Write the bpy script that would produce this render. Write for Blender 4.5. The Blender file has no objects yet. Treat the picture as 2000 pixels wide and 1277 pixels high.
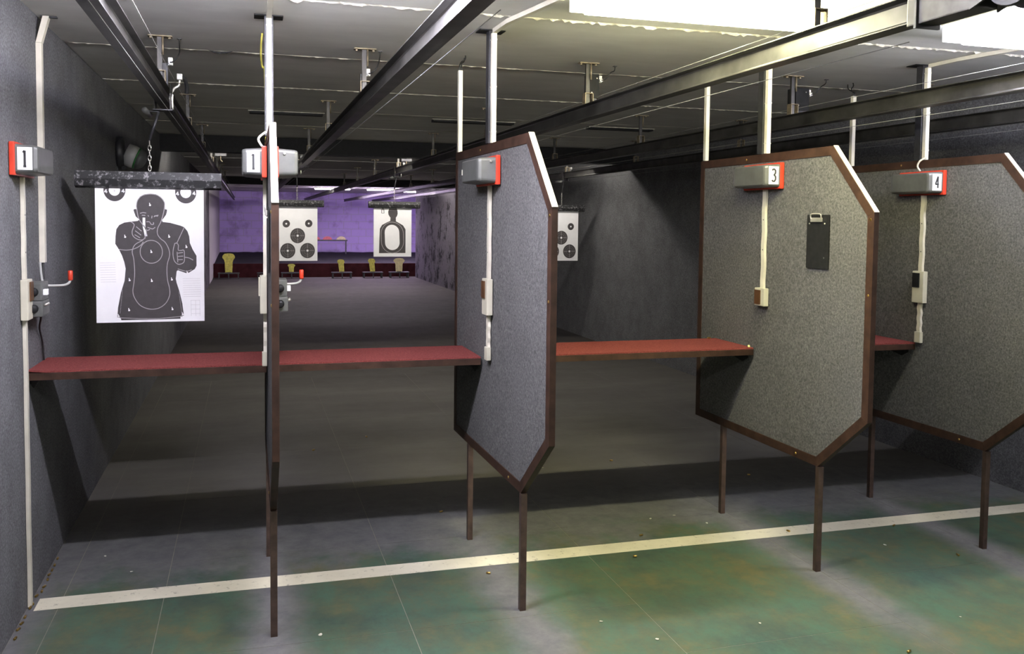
import bpy, bmesh, math, random
from mathutils import Vector, Matrix, Euler
from mathutils.geometry import tessellate_polygon
random.seed(7)
scn = bpy.context.scene
COL = scn.collection
R = math.radians

# ------------------------------------------------------------------ camera
cam_data = bpy.data.cameras.new('camera')
cam = bpy.data.objects.new('camera', cam_data)
COL.objects.link(cam)
yaw, pit, rol = R(16.342), R(3.1431), R(0.6273)
fw = Vector((math.sin(yaw)*math.cos(pit), math.cos(yaw)*math.cos(pit), -math.sin(pit)))
rt = Vector((math.cos(yaw), -math.sin(yaw), 0))
up = rt.cross(fw)
r2 = rt*math.cos(rol) + up*math.sin(rol)
u2 = -rt*math.sin(rol) + up*math.cos(rol)
m3 = Matrix((r2, u2, -fw)).transposed()
cam.matrix_world = Matrix.Translation((0.8688, -3.187, 1.6)) @ m3.to_4x4()
cam_data.sensor_width = 36
cam_data.lens = 1764.87*36/2000
cam_data.shift_y = -111.08/2000
cam_data.clip_start = .05
scn.camera = cam

# ------------------------------------------------------------------ world, exposure
w = bpy.data.worlds.new('world'); scn.world = w
w.use_nodes = True
w.node_tree.nodes['Background'].inputs[0].default_value = (.5, .5, .55, 1)
w.node_tree.nodes['Background'].inputs[1].default_value = .02
vs = scn.view_settings
vs.view_transform = 'Standard'; vs.look = 'None'; vs.gamma = 1
vs.use_curve_mapping = False
vs.exposure = 0.4
FRONT_LIGHT = 7.0       # radiance of the firing-line luminaires
TUBE_LIGHT = 235.0      # the lit tube behind each diffuser
MID_LIGHT = 95.0        # battens behind the first downstand beam
BACK_LIGHT = 130.0       # violet luminaires over the bullet trap

# ------------------------------------------------------------------ node helpers
class N:
    def __init__(s, name):
        s.m = bpy.data.materials.new(name); s.m.use_nodes = True
        s.t = s.m.node_tree; s.b = s.t.nodes['Principled BSDF']
    def n(s, typ, **kw):
        o = s.t.nodes.new(typ)
        for k, v in kw.items():
            if k.startswith('_'): setattr(o, k[1:], v)
            else: o.inputs[k.replace('0', ' ')].default_value = v
        return o
    def l(s, a, b): s.t.links.new(a, b)
    def pos(s): return s.n('ShaderNodeNewGeometry').outputs['Position']
    def sep(s):
        q = s.n('ShaderNodeSeparateXYZ'); s.l(s.pos(), q.inputs[0]); return q.outputs
    def noise(s, scale, detail=3, rough=.55, vec=None, stretch=None):
        o = s.n('ShaderNodeTexNoise', Scale=scale, Detail=detail, Roughness=rough)
        v = vec or s.pos()
        if stretch:
            mp = s.n('ShaderNodeVectorMath', _operation='MULTIPLY'); s.l(v, mp.inputs[0]); mp.inputs[1].default_value = stretch; v = mp.outputs[0]
        s.l(v, o.inputs['Vector']); return o.outputs[0]
    def ramp(s, fac, stops):
        o = s.n('ShaderNodeValToRGB'); s.l(fac, o.inputs[0]); e = o.color_ramp.elements
        while len(e) < len(stops): e.new(.5)
        for q, (p, c) in zip(e, stops):
            q.position = p; q.color = (c, c, c, 1) if isinstance(c, (int, float)) else (*c, 1)
        return o.outputs[0]
    def mix(s, fac, a, b):
        o = s.n('ShaderNodeMix', _data_type='RGBA')
        if isinstance(fac, (int, float)): o.inputs[0].default_value = fac
        else: s.l(fac, o.inputs[0])
        for i, c in ((6, a), (7, b)):
            if isinstance(c, tuple): o.inputs[i].default_value = (*c, 1)
            else: s.l(c, o.inputs[i])
        return o.outputs[2]
    def math(s, op, a, b=None, clamp=False):
        o = s.n('ShaderNodeMath', _operation=op); o.use_clamp = clamp
        for i, c in ((0, a), (1, b)):
            if c is None: continue
            if isinstance(c, (int, float)): o.inputs[i].default_value = c
            else: s.l(c, o.inputs[i])
        return o.outputs[0]
    def sstep(s, v, a, b):
        o = s.n('ShaderNodeMapRange'); o.interpolation_type = 'SMOOTHSTEP'
        s.l(v, o.inputs[0]); o.inputs[1].default_value = a; o.inputs[2].default_value = b
        return o.outputs[0]
    def bump(s, h, strength, dist=.01):
        o = s.n('ShaderNodeBump', Strength=strength, Distance=dist); s.l(h, o.inputs['Height']); s.l(o.outputs[0], s.b.inputs['Normal'])
    def done(s, color=None, rough=.6, metal=0, spec=.5, emit=None, es=0):
        if color is not None:
            if isinstance(color, tuple): s.b.inputs['Base Color'].default_value = (*color, 1)
            else: s.l(color, s.b.inputs['Base Color'])
        if isinstance(rough, (int, float)): s.b.inputs['Roughness'].default_value = rough
        else: s.l(rough, s.b.inputs['Roughness'])
        s.b.inputs['Metallic'].default_value = metal
        s.b.inputs['Specular IOR Level'].default_value = spec
        if emit: s.b.inputs['Emission Color'].default_value = (*emit, 1); s.b.inputs['Emission Strength'].default_value = es
        return s.m

def mottled(name, c, var=.25, scale=12, rough=.5, metal=0, spec=.5, bump=0, bscale=None):
    q = N(name)
    a = tuple(x*(1-var) for x in c); b = tuple(min(1, x*(1+var)) for x in c)
    q_n = q.noise(scale, 4)
    col = q.ramp(q_n, [(.3, a), (.7, b)])
    if bump: q.bump(q.noise(bscale or scale*3, 3), bump, .004)
    return q.done(col, rough, metal, spec)

def carpet(name, c, stain=.3):
    q = N(name)
    f = q.noise(95, 6, .8)
    lo = tuple(x*.34 for x in c); hi = tuple(x*1.95 for x in c)
    col = q.ramp(f, [(.30, lo), (.52, c), (.74, hi)])
    big = q.ramp(q.noise(3.2, 7, .78), [(.25, 1-stain*1.3), (.6, 1.0)])
    mm = q.n('ShaderNodeMix', _data_type='RGBA', _blend_type='MULTIPLY'); mm.inputs[0].default_value = 1
    q.l(col, mm.inputs[6]); q.l(big, mm.inputs[7])
    q.bump(q.noise(260, 3, .7), .55, .004)
    return q.done(mm.outputs[2], .95, 0, .15)

M = {}
M['carpet'] = carpet('grey_needle_felt', (.155, .155, .162))
M['panel'] = carpet('panel_felt', (.115, .113, .114), .15)
M['brown'] = mottled('brown_stained_wood', (.039, .020, .0135), .4, 20, .5, 0, .3)
M['edge'] = mottled('pale_edge', (.34, .30, .25), .12, 30, .45)
M['legs'] = mottled('brown_painted_steel', (.06, .038, .030), .35, 25, .45, .2)
M['white_duct'] = mottled('ivory_plastic', (.58, .55, .46), .10, 14, .45)
M['ivory'] = mottled('ivory_box_plastic', (.50, .475, .38), .08, 14, .4)
M['steel'] = mottled('dark_rolled_steel', (.060, .058, .055), .5, 7, .42, .6, .4)
M['hanger'] = mottled('galvanised_rusty_steel', (.22, .18, .12), .5, 40, .5, .5)
M['black'] = mottled('black_paint', (.010, .010, .011), .4, 30, .6, 0, .25)
M['grey_plastic'] = mottled('grey_plastic', (.090, .092, .088), .22, 14, .4)
M['chrome'] = mottled('chrome', (.62, .60, .55), .1, 20, .3, .7)
M['red_plastic'] = mottled('red_plastic', (.55, .045, .02), .12, 20, .4)
M['switch_brown'] = mottled('brown_switch', (.085, .040, .018), .25, 20, .35)
M['card'] = mottled('white_card', (.85, .85, .86), .03, 10, .6)
M['ink'] = mottled('black_ink', (.02, .02, .022), .2, 30, .6)
M['paper'] = mottled('target_paper', (.92, .91, .92), .03, 9, .7)
M['print'] = mottled('grey_black_print', (.055, .048, .050), .10, 30, .65)
M['print_line'] = mottled('light_grey_print', (.36, .34, .345), .1, 60, .65)
M['print_faint'] = mottled('faint_grey_print', (.66, .64, .65), .05, 60, .65)
M['brass'] = mottled('brass', (.55, .37, .12), .2, 40, .3, 1)
M['yellow'] = mottled('chipped_yellow_paint', (.52, .47, .09), .35, 18, .6)
M['cream'] = mottled('cream_paint', (.62, .54, .30), .2, 18, .6)
M['pink'] = mottled('salmon_paint', (.62, .16, .17), .2, 18, .6)
M['darkred'] = mottled('dark_red_board', (.040, .010, .013), .35, 6, .9, 0, .1)
M['rubber'] = mottled('black_rubber_granulate', (.012, .012, .013), .5, 60, .9, 0, .2, .8)
M['green_plastic'] = mottled('green_plastic', (.03, .16, .04), .1, 20, .4)
M['lens'] = mottled('frosted_lens', (.40, .40, .38), .08, 10, .25)
M['foam'] = mottled('yellow_foam', (.85, .80, .28), .08, 60, .8)
M['cable'] = mottled('black_cable', (.012, .012, .012), .2, 60, .5)
M['wire'] = mottled('steel_wire', (.22, .215, .20), .15, 60, .5, .5)
M['dark_metal'] = mottled('dark_grey_metal', (.05, .05, .055), .3, 20, .45, .5)
M['rear'] = mottled('cream_wall_paint', (.42, .41, .38), .06, 3, .8)

# red bench carpet
q = N('red_carpet'); f = q.noise(190, 4, .75)
q.bump(q.noise(260, 3, .7), .5, .004)
M['red_carpet'] = q.done(q.ramp(f, [(.3, (.085, .018, .017)), (.55, (.185, .042, .039)), (.75, (.29, .09, .08))]), .95, 0, .15)
# ceiling paint
q = N('ceiling_paint'); f = q.noise(2.3, 5, .6, stretch=(1, 2.2, 1))
q.bump(q.noise(24, 4), .25, .004)
M['ceiling'] = q.done(q.ramp(f, [(.3, (.66, .65, .62)), (.7, (.78, .775, .74))]), .75, 0, .3)
M['filler'] = mottled('seam_filler', (.50, .48, .40), .3, 30, .8, 0, .3)
# chips on the target bars
q = N('splintered_black_board'); f = q.noise(38, 5, .7)
M['chipped'] = q.done(q.ramp(f, [(.50, (.006, .006, .007)), (.55, (.02, .02, .022)), (.63, (.20, .19, .20))]), .5)
# far wall
q = N('violet_block_wall')
br = q.n('ShaderNodeTexBrick', Scale=1.0); br.inputs['Color1'].default_value = (.50, .38, .74, 1); br.inputs['Color2'].default_value = (.47, .36, .70, 1); br.inputs['Mortar'].default_value = (.42, .36, .55, 1)
br.inputs['Brick Width'].default_value = .5; br.inputs['Row Height'].default_value = .25; br.inputs['Mortar Size'].default_value = .012
cx = q.n('ShaderNodeCombineXYZ'); o_ = q.sep(); q.l(o_[0], cx.inputs[0]); q.l(o_[2], cx.inputs[1]); q.l(cx.outputs[0], br.inputs['Vector'])
dm = q.ramp(q.noise(1.6, 5, .65), [(.28, .5), (.5, 1.0)])
mm = q.n('ShaderNodeMix', _data_type='RGBA', _blend_type='MULTIPLY'); mm.inputs[0].default_value = 1; q.l(br.outputs[0], mm.inputs[6]); q.l(dm, mm.inputs[7])
M['far_wall'] = q.done(mm.outputs[2], .85)
# felt near the trap is pitted by bullets
q = N('pitted_felt'); f = q.noise(90, 4, .75)
col = q.ramp(f, [(.3, (.04, .036, .042)), (.55, (.085, .078, .09)), (.75, (.15, .14, .155))])
pit_ = q.ramp(q.noise(2.2, 6, .8), [(.41, (.012, .012, .012)), (.50, (1, 1, 1))])
mm = q.n('ShaderNodeMix', _data_type='RGBA', _blend_type='MULTIPLY'); mm.inputs[0].default_value = 1; q.l(col, mm.inputs[6]); q.l(pit_, mm.inputs[7])
M['pitted'] = q.done(mm.outputs[2], .95, 0, .15)

# floor: worn green paint on grey tiles
DIV = [(.9486, -.0179, .0667), (1.9422, -.0413, -1.0246), (3.3782, .0099, -.6263), (4.3562, .0505, .2385)]
q = N('worn_green_floor'); sx = q.sep(); X, Y = sx[0], sx[1]
n1 = q.noise(1.7, 8, .72); n2 = q.noise(6, 8, .78, stretch=(1.0, .6, 1)); n3 = q.noise(2.6, 5, .7)
green = q.ramp(n1, [(.36, (.038, .060, .051)), (.50, (.064, .080, .052)), (.62, (.100, .097, .050))])
patch = q.mix(q.ramp(n2, [(.44, 0.0), (.62, .80)]), green, (.056, .104, .072))
gcol = q.ramp(q.noise(9, 7, .75), [(.3, (.082, .082, .088)), (.7, (.140, .136, .136))])
leg = None
for (xk, dy, ry) in DIV + [(-.02, 0, 0)]:
    d = q.math('ABSOLUTE', q.math('SUBTRACT', X, xk+.01))
    d = q.math('ADD', d, q.math('MULTIPLY', q.math('SUBTRACT', n3, .5), .24))
    k = q.math('SUBTRACT', 1.0, q.sstep(d, .01, .19))
    leg = k if leg is None else q.math('MAXIMUM', leg, k)
leg = q.math('MULTIPLY', leg, q.sstep(Y, -.75, .05))
back = q.math('MULTIPLY', q.sstep(q.math('ADD', Y, q.math('MULTIPLY', q.math('SUBTRACT', n3, .5), 1.3)), .78, 1.25), .93)
gm = q.math('MAXIMUM', leg, back)
col = q.mix(gm, patch, gcol)
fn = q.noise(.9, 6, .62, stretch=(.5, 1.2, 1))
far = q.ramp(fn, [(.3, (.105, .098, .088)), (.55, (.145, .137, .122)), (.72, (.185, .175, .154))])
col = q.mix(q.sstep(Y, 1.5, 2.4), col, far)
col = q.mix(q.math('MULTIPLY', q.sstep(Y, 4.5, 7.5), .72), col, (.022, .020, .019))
q.bump(q.noise(35, 4), .12, .004)
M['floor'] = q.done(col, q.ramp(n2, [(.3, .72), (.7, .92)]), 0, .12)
M['joint'] = mottled('dusty_joint', (.17, .155, .12), .2, 12, .9)
q = N('worn_white_line'); f = q.noise(26, 6, .75); g_ = q.noise(3, 4, .6)
c1 = q.ramp(g_, [(.3, (.50, .465, .36)), (.7, (.66, .615, .485))])
M['line'] = q.done(q.mix(q.ramp(f, [(.30, 1.0), (.43, 0.0)]), c1, (.20, .185, .15)), .7, 0, .3)

def emitter(name, c, s):
    q = N(name); return q.done(c, .5, 0, .3, c, s)
M['lamp_cool'] = emitter('cool_white_diffuser', (.86, .88, 1.0), FRONT_LIGHT)
M['lamp_warm'] = emitter('warm_green_diffuser', (1.0, .97, .70), FRONT_LIGHT)
M['lamp_cool_tube'] = emitter('cool_white_tube', (.88, .87, 1.0), TUBE_LIGHT*.7)
M['lamp_warm_tube'] = emitter('warm_green_tube', (1.0, .95, .58), TUBE_LIGHT)
M['lamp_rear'] = emitter('rear_diffuser', (1.0, .96, .92), FRONT_LIGHT*.6)
M['lamp_rear_tube'] = emitter('rear_tube', (1.0, .96, .92), TUBE_LIGHT*.18)
M['lamp_left'] = emitter('left_diffuser', (.90, .88, 1.0), FRONT_LIGHT*1.6)
M['lamp_left_tube'] = emitter('left_tube', (.90, .88, 1.0), TUBE_LIGHT*1.7)
M['lamp_mid'] = emitter('neutral_tube', (1.0, .95, .88), MID_LIGHT)
M['lamp_violet2'] = emitter('violet_batten_tube', (1.0, .93, .94), BACK_LIGHT*2.0)
M['lamp_violet'] = emitter('violet_tube', (.86, .68, 1.0), BACK_LIGHT)

# ------------------------------------------------------------------ mesh helpers
class MB:
    def __init__(s): s.v = []; s.f = []
    def add(s, vs, fs):
        b = len(s.v); s.v += [tuple(p) for p in vs]; s.f += [tuple(i+b for i in f) for f in fs]; return s
    def box(s, x0, x1, y0, y1, z0, z1):
        return s.add([(x, y, z) for x in (x0, x1) for y in (y0, y1) for z in (z0, z1)],
                     [(0, 1, 3, 2), (4, 6, 7, 5), (0, 4, 5, 1), (2, 3, 7, 6), (0, 2, 6, 4), (1, 5, 7, 3)])
    def prism(s, pts, fn, d0, d1):
        n = len(pts); vs = [fn(p[0], p[1], d0) for p in pts] + [fn(p[0], p[1], d1) for p in pts]
        tri = tessellate_polygon([[Vector((p[0], p[1], 0)) for p in pts]])
        fs = [tuple(t) for t in tri] + [tuple(i+n for i in reversed(t)) for t in tri]
        fs += [(i, (i+1) % n, (i+1) % n+n, i+n) for i in range(n)]
        return s.add(vs, fs)
    def tube(s, pts, r, n=8, cap=True):
        pts = [Vector(p) for p in pts]; rings = []
        ref = Vector((0, 0, 1))
        for i, p in enumerate(pts):
            d = (pts[min(i+1, len(pts)-1)] - pts[max(i-1, 0)]).normalized()
            a = d.cross(ref)
            if a.length < .2: a = d.cross(Vector((1, 0, 0)))
            a.normalize(); b = d.cross(a).normalized()
            rr = r[i] if isinstance(r, (list, tuple)) else r
            rings.append([p + (a*math.cos(2*math.pi*k/n) + b*math.sin(2*math.pi*k/n))*rr for k in range(n)])
        vs = [v for g in rings for v in g]; fs = []
        for i in range(len(pts)-1):
            for k in range(n): fs.append((i*n+k, i*n+(k+1) % n, (i+1)*n+(k+1) % n, (i+1)*n+k))
        if cap: fs += [tuple(range(n))[::-1], tuple((len(pts)-1)*n+k for k in range(n))]
        return s.add(vs, fs)
    def lathe(s, prof, fn, n=24):
        vs = []; fs = []
        for (r_, h) in prof:
            vs += [fn(r_*math.cos(2*math.pi*k/n), r_*math.sin(2*math.pi*k/n), h) for k in range(n)]
        for i in range(len(prof)-1):
            for k in range(n): fs.append((i*n+k, i*n+(k+1) % n, (i+1)*n+(k+1) % n, (i+1)*n+k))
        fs += [tuple(range(n))[::-1], tuple((len(prof)-1)*n+k for k in range(n))]
        return s.add(vs, fs)
    def ribbon(s, pts, wd, fn, closed=False):
        pts = [Vector((p[0], p[1])) for p in pts]; n = len(pts); L = []; Rr = []
        for i in range(n):
            a = pts[(i-1) % n] if closed or i else pts[i]; b = pts[(i+1) % n] if closed or i < n-1 else pts[i]
            d = (b-a); d = d.normalized() if d.length > 1e-9 else Vector((1, 0)); nn = Vector((-d.y, d.x))*wd*.5
            L.append(pts[i]+nn); Rr.append(pts[i]-nn)
        vs = [fn(*p) for p in L] + [fn(*p) for p in Rr]
        fs = [(i, (i+1) % n, (i+1) % n+n, i+n) for i in range(n if closed else n-1)]
        return s.add(vs, fs)
    def poly(s, pts, fn):
        tri = tessellate_polygon([[Vector((p[0], p[1], 0)) for p in pts]])
        return s.add([fn(*p) for p in pts], [tuple(t) for t in tri])
    def build(s, name, mat, parent=None, bevel=0, smooth=False, loc=None):
        me = bpy.data.meshes.new(name); me.from_pydata(s.v, [], s.f)
        bm = bmesh.new(); bm.from_mesh(me); bmesh.ops.recalc_face_normals(bm, faces=bm.faces)
        if bevel: bmesh.ops.bevel(bm, geom=bm.edges[:], offset=bevel, segments=2, profile=.7, affect='EDGES', clamp_overlap=True)
        bm.to_mesh(me); bm.free()
        me.materials.append(M[mat] if isinstance(mat, str) else mat)
        if smooth:
            for p in me.polygons: p.use_smooth = True
        o = bpy.data.objects.new(name, me); COL.objects.link(o)
        if parent: o.parent = parent
        if loc: o.location = loc
        return o

def tag(o, label, cat, group=None):
    o['label'] = label; o['category'] = cat
    if group: o['group'] = group
    return o
def thing(name, label, cat, loc=(0, 0, 0), rotz=0, group=None):
    o = bpy.data.objects.new(name, None); COL.objects.link(o); o.location = loc; o.rotation_euler = (0, 0, rotz)
    o.empty_display_size = .1
    return tag(o, label, cat, group)
def struct(o): o['kind'] = 'structure'; return o
def copy_tree(o, parent=None):
    c = o.copy(); COL.objects.link(c); c.parent = parent
    for ch in list(o.children): copy_tree(ch, c)
    return c
def bez(pts, n=8):      # Catmull-Rom smoothing of a 3D polyline
    P = [Vector(p) for p in pts]; out = []
    for i in range(len(P)-1):
        p0, p1, p2, p3 = P[max(i-1, 0)], P[i], P[i+1], P[min(i+2, len(P)-1)]
        for k in range(n):
            t = k/n
            out.append(.5*((2*p1)+(p2-p0)*t+(2*p0-5*p1+4*p2-p3)*t*t+(3*p1-p0-3*p2+p3)*t**3))
    return out+[P[-1]]

# ------------------------------------------------------------------ the setting
XR, H, YB, YS = 5.34, 2.46, 27.8, -4.6      # right wall, ceiling height, back wall, wall behind the camera
XF = 6.9                                     # the trap bay is wider
FL = struct(MB().box(-.1, XF+.1, YS-.1, YB+.1, -.12, -.0009).build('floor', 'joint'))
cols = [0, .12, .525, 1.48, 2.43, 3.40, 4.37, XR]
def tile(x0, x1, y0, y1):
    g = .0015
    o = MB().box(x0+g, x1-g, y0+g, y1-g, -.0008, 0).build('floor_tile', 'floor', FL)
for i in range(len(cols)-1):
    ys = [YS, -3.66, -2.69, -1.72, -.75, .225, 1.19, 2.16, 3.13, 4.10, 5.07, 6.04]
    if i == 4: ys = [YS, -4.1, -3.13, -2.16, -1.19, -.22, 1.19, 2.16, 3.13, 4.10, 5.07, 6.04]
    for a, b in zip(ys, ys[1:]): tile(cols[i], cols[i+1], a, b)
MB().box(0, XF, 6.04, YB, -.0008, 0).build('screed', 'floor', FL)
struct(MB().box(.03, XR-.01, .7856, .9077, 0.0, .0008).build('trim_1', 'line'))

CE = struct(MB().box(-.1, XF+.1, YS-.1, YB+.1, H+.012, H+.12).build('ceiling', 'ceiling'))
seams = [YS, -3.25, -1.98, -.72, .53, 1.79, 3.04, 4.30, 5.55, 6.80, 8.06, 9.3, 10.6, 11.8, 13.1, 14.3, 15.6, 16.9, 18.1, 19.4, 20.6, 21.9, 23.1, 24.4, 25.7, YB]
for i, (a, b) in enumerate(zip(seams, seams[1:])):
    MB().box(0, XF if b > 21.5 else XR, a+.004, b-.004, H+(i % 2)*.003, H+.012).build('ceiling_panel', 'ceiling', CE)
def seam(y, x0, x1, amp):
    mb = MB(); n = int((x1-x0)/.018); vs = []; fs = []
    wob = 0
    for k in range(n+1):
        x = x0+(x1-x0)*k/n; wob = wob*.85+random.uniform(-.002, .002)
        hw = .003+random.random()**2*.012*amp; hh = .0008+random.random()**2*.010*amp
        vs += [(x, y+wob-hw, H+.002), (x, y+wob, H-hh), (x, y+wob+hw*.6, H+.002)]
    for k in range(n):
        for j in range(2): fs.append((k*3+j, k*3+j+1, (k+1)*3+j+1, (k+1)*3+j))
    mb.add(vs, fs); o = mb.build('seam_filler', 'filler', CE); o['kind'] = 'stuff'
for y, a in ((-.72, 1), (.53, 1.1), (1.79, .45), (3.04, .5), (4.30, .12), (5.55, .12)): seam(y, .02, XR-.02, a)
# a flake of filler hanging off the second joint
MB().prism([(-.06, 0), (-.03, -.012), (0, -.016), (.03, -.012), (.06, 0), (.03, -.004), (-.03, -.004)], lambda a, b, d: (.74+a, 1.775+d, H+b), 0, .012).build('loose_flake', 'black', CE)

struct(MB().box(-.12, 0, YS, 12.0, 0, H).build('wall_left', 'carpet'))
struct(MB().box(-.12, 0, 12.0, 19.5, 0, H).build('wall_left_far', 'pitted'))
struct(MB().box(-.12, 0, 19.5, YB, 0, H).build('wall_left_bay', 'rear'))
struct(MB().box(XR, XR+.12, YS, 10.5, 0, H).build('wall_right', 'carpet'))
struct(MB().box(XR, XR+.12, 10.5, 21.6, 0, H).build('wall_right_far', 'pitted'))
struct(MB().box(XR+.12, XF, 21.5, 21.6, 0, H).build('wall_bay_return', 'pitted'))
struct(MB().box(XF, XF+.12, 21.5, YB, 0, H).build('wall_bay', 'far_wall'))
struct(MB().box(-.12, XF+.12, YB, YB+.12, 0, H).build('wall_back', 'far_wall'))
struct(MB().box(-.12, XF+.12, YS-.12, YS, 0, H).build('wall_behind', 'rear'))
struct(MB().box(0, XR, 6.9, 7.12, H-.17, H).build('trim_2', 'black'))
struct(MB().box(0, XR, 16.6, 16.82, H-.16, H).build('trim_3', 'black'))

# ------------------------------------------------------------------ luminaires
def luminaire(x0, x1, y0, y1, z0, mat, label, group):
    t = thing('ceiling_luminaire', label, 'ceiling light', ((x0+x1)/2, (y0+y1)/2, H), 0, group)
    a, b = (x1-x0)/2, (y1-y0)/2; d = z0-H
    MB().box(-a-.004, a+.004, -b-.004, b+.004, -.010, 0).build('housing', 'ivory', t, .002)
    MB().box(-a, a, -b, b, d, -.0102).build('diffuser', mat, t, .008)
    MB().tube([(-a+.03, .10, d-.004), (a-.03, .10, d-.004)], .022, 14).build('tube_lens', mat+'_tube', t, 0, True)
    return t
G = 'luminaires over the firing line'
luminaire(.42, 1.62, -.50, -.11, 2.385, 'lamp_left', 'flat cool-white ceiling luminaire over the first booth by the left wall', G)
luminaire(2.03, 3.26, -.34, .05, 2.38, 'lamp_warm', 'glowing warm white flat luminaire on the ceiling over the wide booth', G)
luminaire(3.72, 4.92, -.34, .05, 2.38, 'lamp_cool', 'glowing cool-white flat luminaire over the booth with lamp number four', G)
G = 'luminaires over the waiting area'
for x0, mt in ((.30, 'lamp_rear'), (2.05, 'lamp_rear'), (3.80, 'lamp_rear')):
    luminaire(x0, x0+1.2, -2.95, -2.56, 2.385, mt, 'flat ceiling luminaire over the waiting area behind the booths', G)
G = 'battens hidden behind the first ceiling beam'
for x0 in (.35, 2.05, 3.75):
    t = thing('batten_light', 'fluorescent batten hidden behind the first black ceiling beam', 'ceiling light', (x0+.6, 7.30, H), 0, G)
    MB().box(-.6, .6, -.035, .035, -.045, 0).build('housing', 'ivory', t, .003)
    MB().tube([(-.58, 0, -.061), (.58, 0, -.061)], .016, 10).build('tube', 'lamp_mid', t, 0, True)
G = 'violet luminaires over the bullet trap'
for x0, y0 in ((2.75, 22.4), (4.2, 22.4), (5.3, 23.6)):
    t = thing('batten_light', 'violet-white ceiling luminaire over the bullet trap at the back', 'ceiling light', (x0+.4, y0, H), 0, G)
    MB().box(-.5, .5, -.11, .11, -.03, 0).build('housing', 'ivory', t, .003)
    MB().box(-.48, .48, -.10, .10, -.055, -.0302).build('diffuser', 'lamp_violet', t, .01)
for x0 in (.3, 2.05, 3.8):
    t = thing('batten_light', 'violet batten hidden behind the second black ceiling beam', 'ceiling light', (x0+.6, 17.1, H), 0, 'battens behind the second beam')
    MB().box(-.6, .6, -.035, .035, -.045, 0).build('housing', 'ivory', t, .003)
    MB().tube([(-.58, 0, -.061), (.58, 0, -.061)], .016, 10).build('tube', 'lamp_violet2', t, 0, True)
# unlit slot fittings on the downrange ceiling
for x0, x1, y, who in ((.89, 1.47, 4.45, 'between the first and second rails'), (2.40, 3.12, 4.52, 'above the wide lane'), (3.85, 4.48, 4.58, 'above the fourth rail')):
    t = thing('slot_fitting', 'long thin dark unlit ceiling fitting '+who, 'ceiling fitting', ((x0+x1)/2, y, H), 0, 'unlit slot fittings on the ceiling')
    a = (x1-x0)/2
    MB().box(-a, a, -.05, .05, -.022, 0).build('body', 'black', t, .004)
    MB().box(-a-.01, a+.01, -.058, -.0502, -.006, 0).build('front_lip', 'filler', t)

# ------------------------------------------------------------------ booth dividers
T = .022; YFAR, YTOP, ZT, ZC, ZBC, ZB, YL, YLF = 1.4846, .2856, 1.9481, 1.65, .7612, .4882, .3312, 1.1867
def rot2(k): return -R(DIV[k][2])
def DW(k, x, y, z):
    a = rot2(k); X0, dy, _ = DIV[k]
    return (X0+x*math.cos(a)-y*math.sin(a), dy+x*math.sin(a)+y*math.cos(a), z)
outer = [(YFAR, ZT), (YTOP, ZT), (0, ZC), (0, ZBC), (YL, ZB), (YFAR, ZB)]
def inset(poly, d):
    n = len(poly); out = []
    area = sum(poly[i][0]*poly[(i+1) % n][1]-poly[(i+1) % n][0]*poly[i][1] for i in range(n))
    sg = 1 if area > 0 else -1
    L = []
    for i in range(n):
        a, b = Vector(poly[i]), Vector(poly[(i+1) % n]); dd = (b-a).normalized(); nn = Vector((-dd.y, dd.x))*sg
        L.append((a+nn*d, dd))
    for i in range(n):
        (p, r_), (q_, s_) = L[i-1], L[i]
        cr = r_.x*s_.y-r_.y*s_.x; t = ((q_-p).x*s_.y-(q_-p).y*s_.x)/cr
        out.append(tuple(p+r_*t))
    return out
FW = .042
inner = inset(outer, FW)
yz = lambda a, b, d: (d, a, b)
div_labels = ['felt booth divider seen nearly edge-on, beside the wall booth with the silhouette target',
              'blue-grey felt booth divider with a brown switch box and unnumbered lamp',
              'grey felt booth divider with a black clipboard and lamp number three',
              'grey felt booth divider with lamp number four and a black switch']
frame_names = ['top_rail', 'upper_chamfer_rail', 'front_rail', 'lower_chamfer_rail', 'bottom_rail', 'rear_rail']
def divider():
    t = thing('booth_divider', '', 'divider', (0, 0, 0), 0, 'booth dividers on the firing line')
    MB().prism(inset(outer, FW+.0006), yz, .002, T-.002).build('felt_panel', 'panel', t)
    n = 6
    for i in range(n):
        j = (i+1) % n
        MB().prism([outer[i], outer[j], inner[j], inner[i]], yz, -.0015, T+.0015).build(frame_names[i], 'brown', t, .0012)
    # pale strip on the upper chamfer
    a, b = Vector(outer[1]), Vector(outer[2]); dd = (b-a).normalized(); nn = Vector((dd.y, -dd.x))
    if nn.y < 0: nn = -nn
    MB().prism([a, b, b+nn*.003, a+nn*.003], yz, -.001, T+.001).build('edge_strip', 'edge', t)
    for y in (YL, YLF):
        MB().box(T/2-.013, T/2+.013, y-.013, y+.013, 0, ZB-.0005).build('leg', 'legs', t, .0015)
    for (y, z) in ((.022, 1.62), (.022, 1.30), (.5, ZB+.02), (1.0, ZT-.02)):
        MB().lathe([(.006, 0), (.005, -.0022)], lambda a, b, h, y=y, z=z: (-.0016+h, y+a, z+b), 10).build('screw', 'brass', t)
    return t
proto = divider()
divs = []
for k in range(4):
    o = proto if k == 0 else copy_tree(proto)
    o.location = (DIV[k][0], DIV[k][1], 0); o.rotation_euler = (0, 0, rot2(k)); o['label'] = div_labels[k]; divs.append(o)

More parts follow.
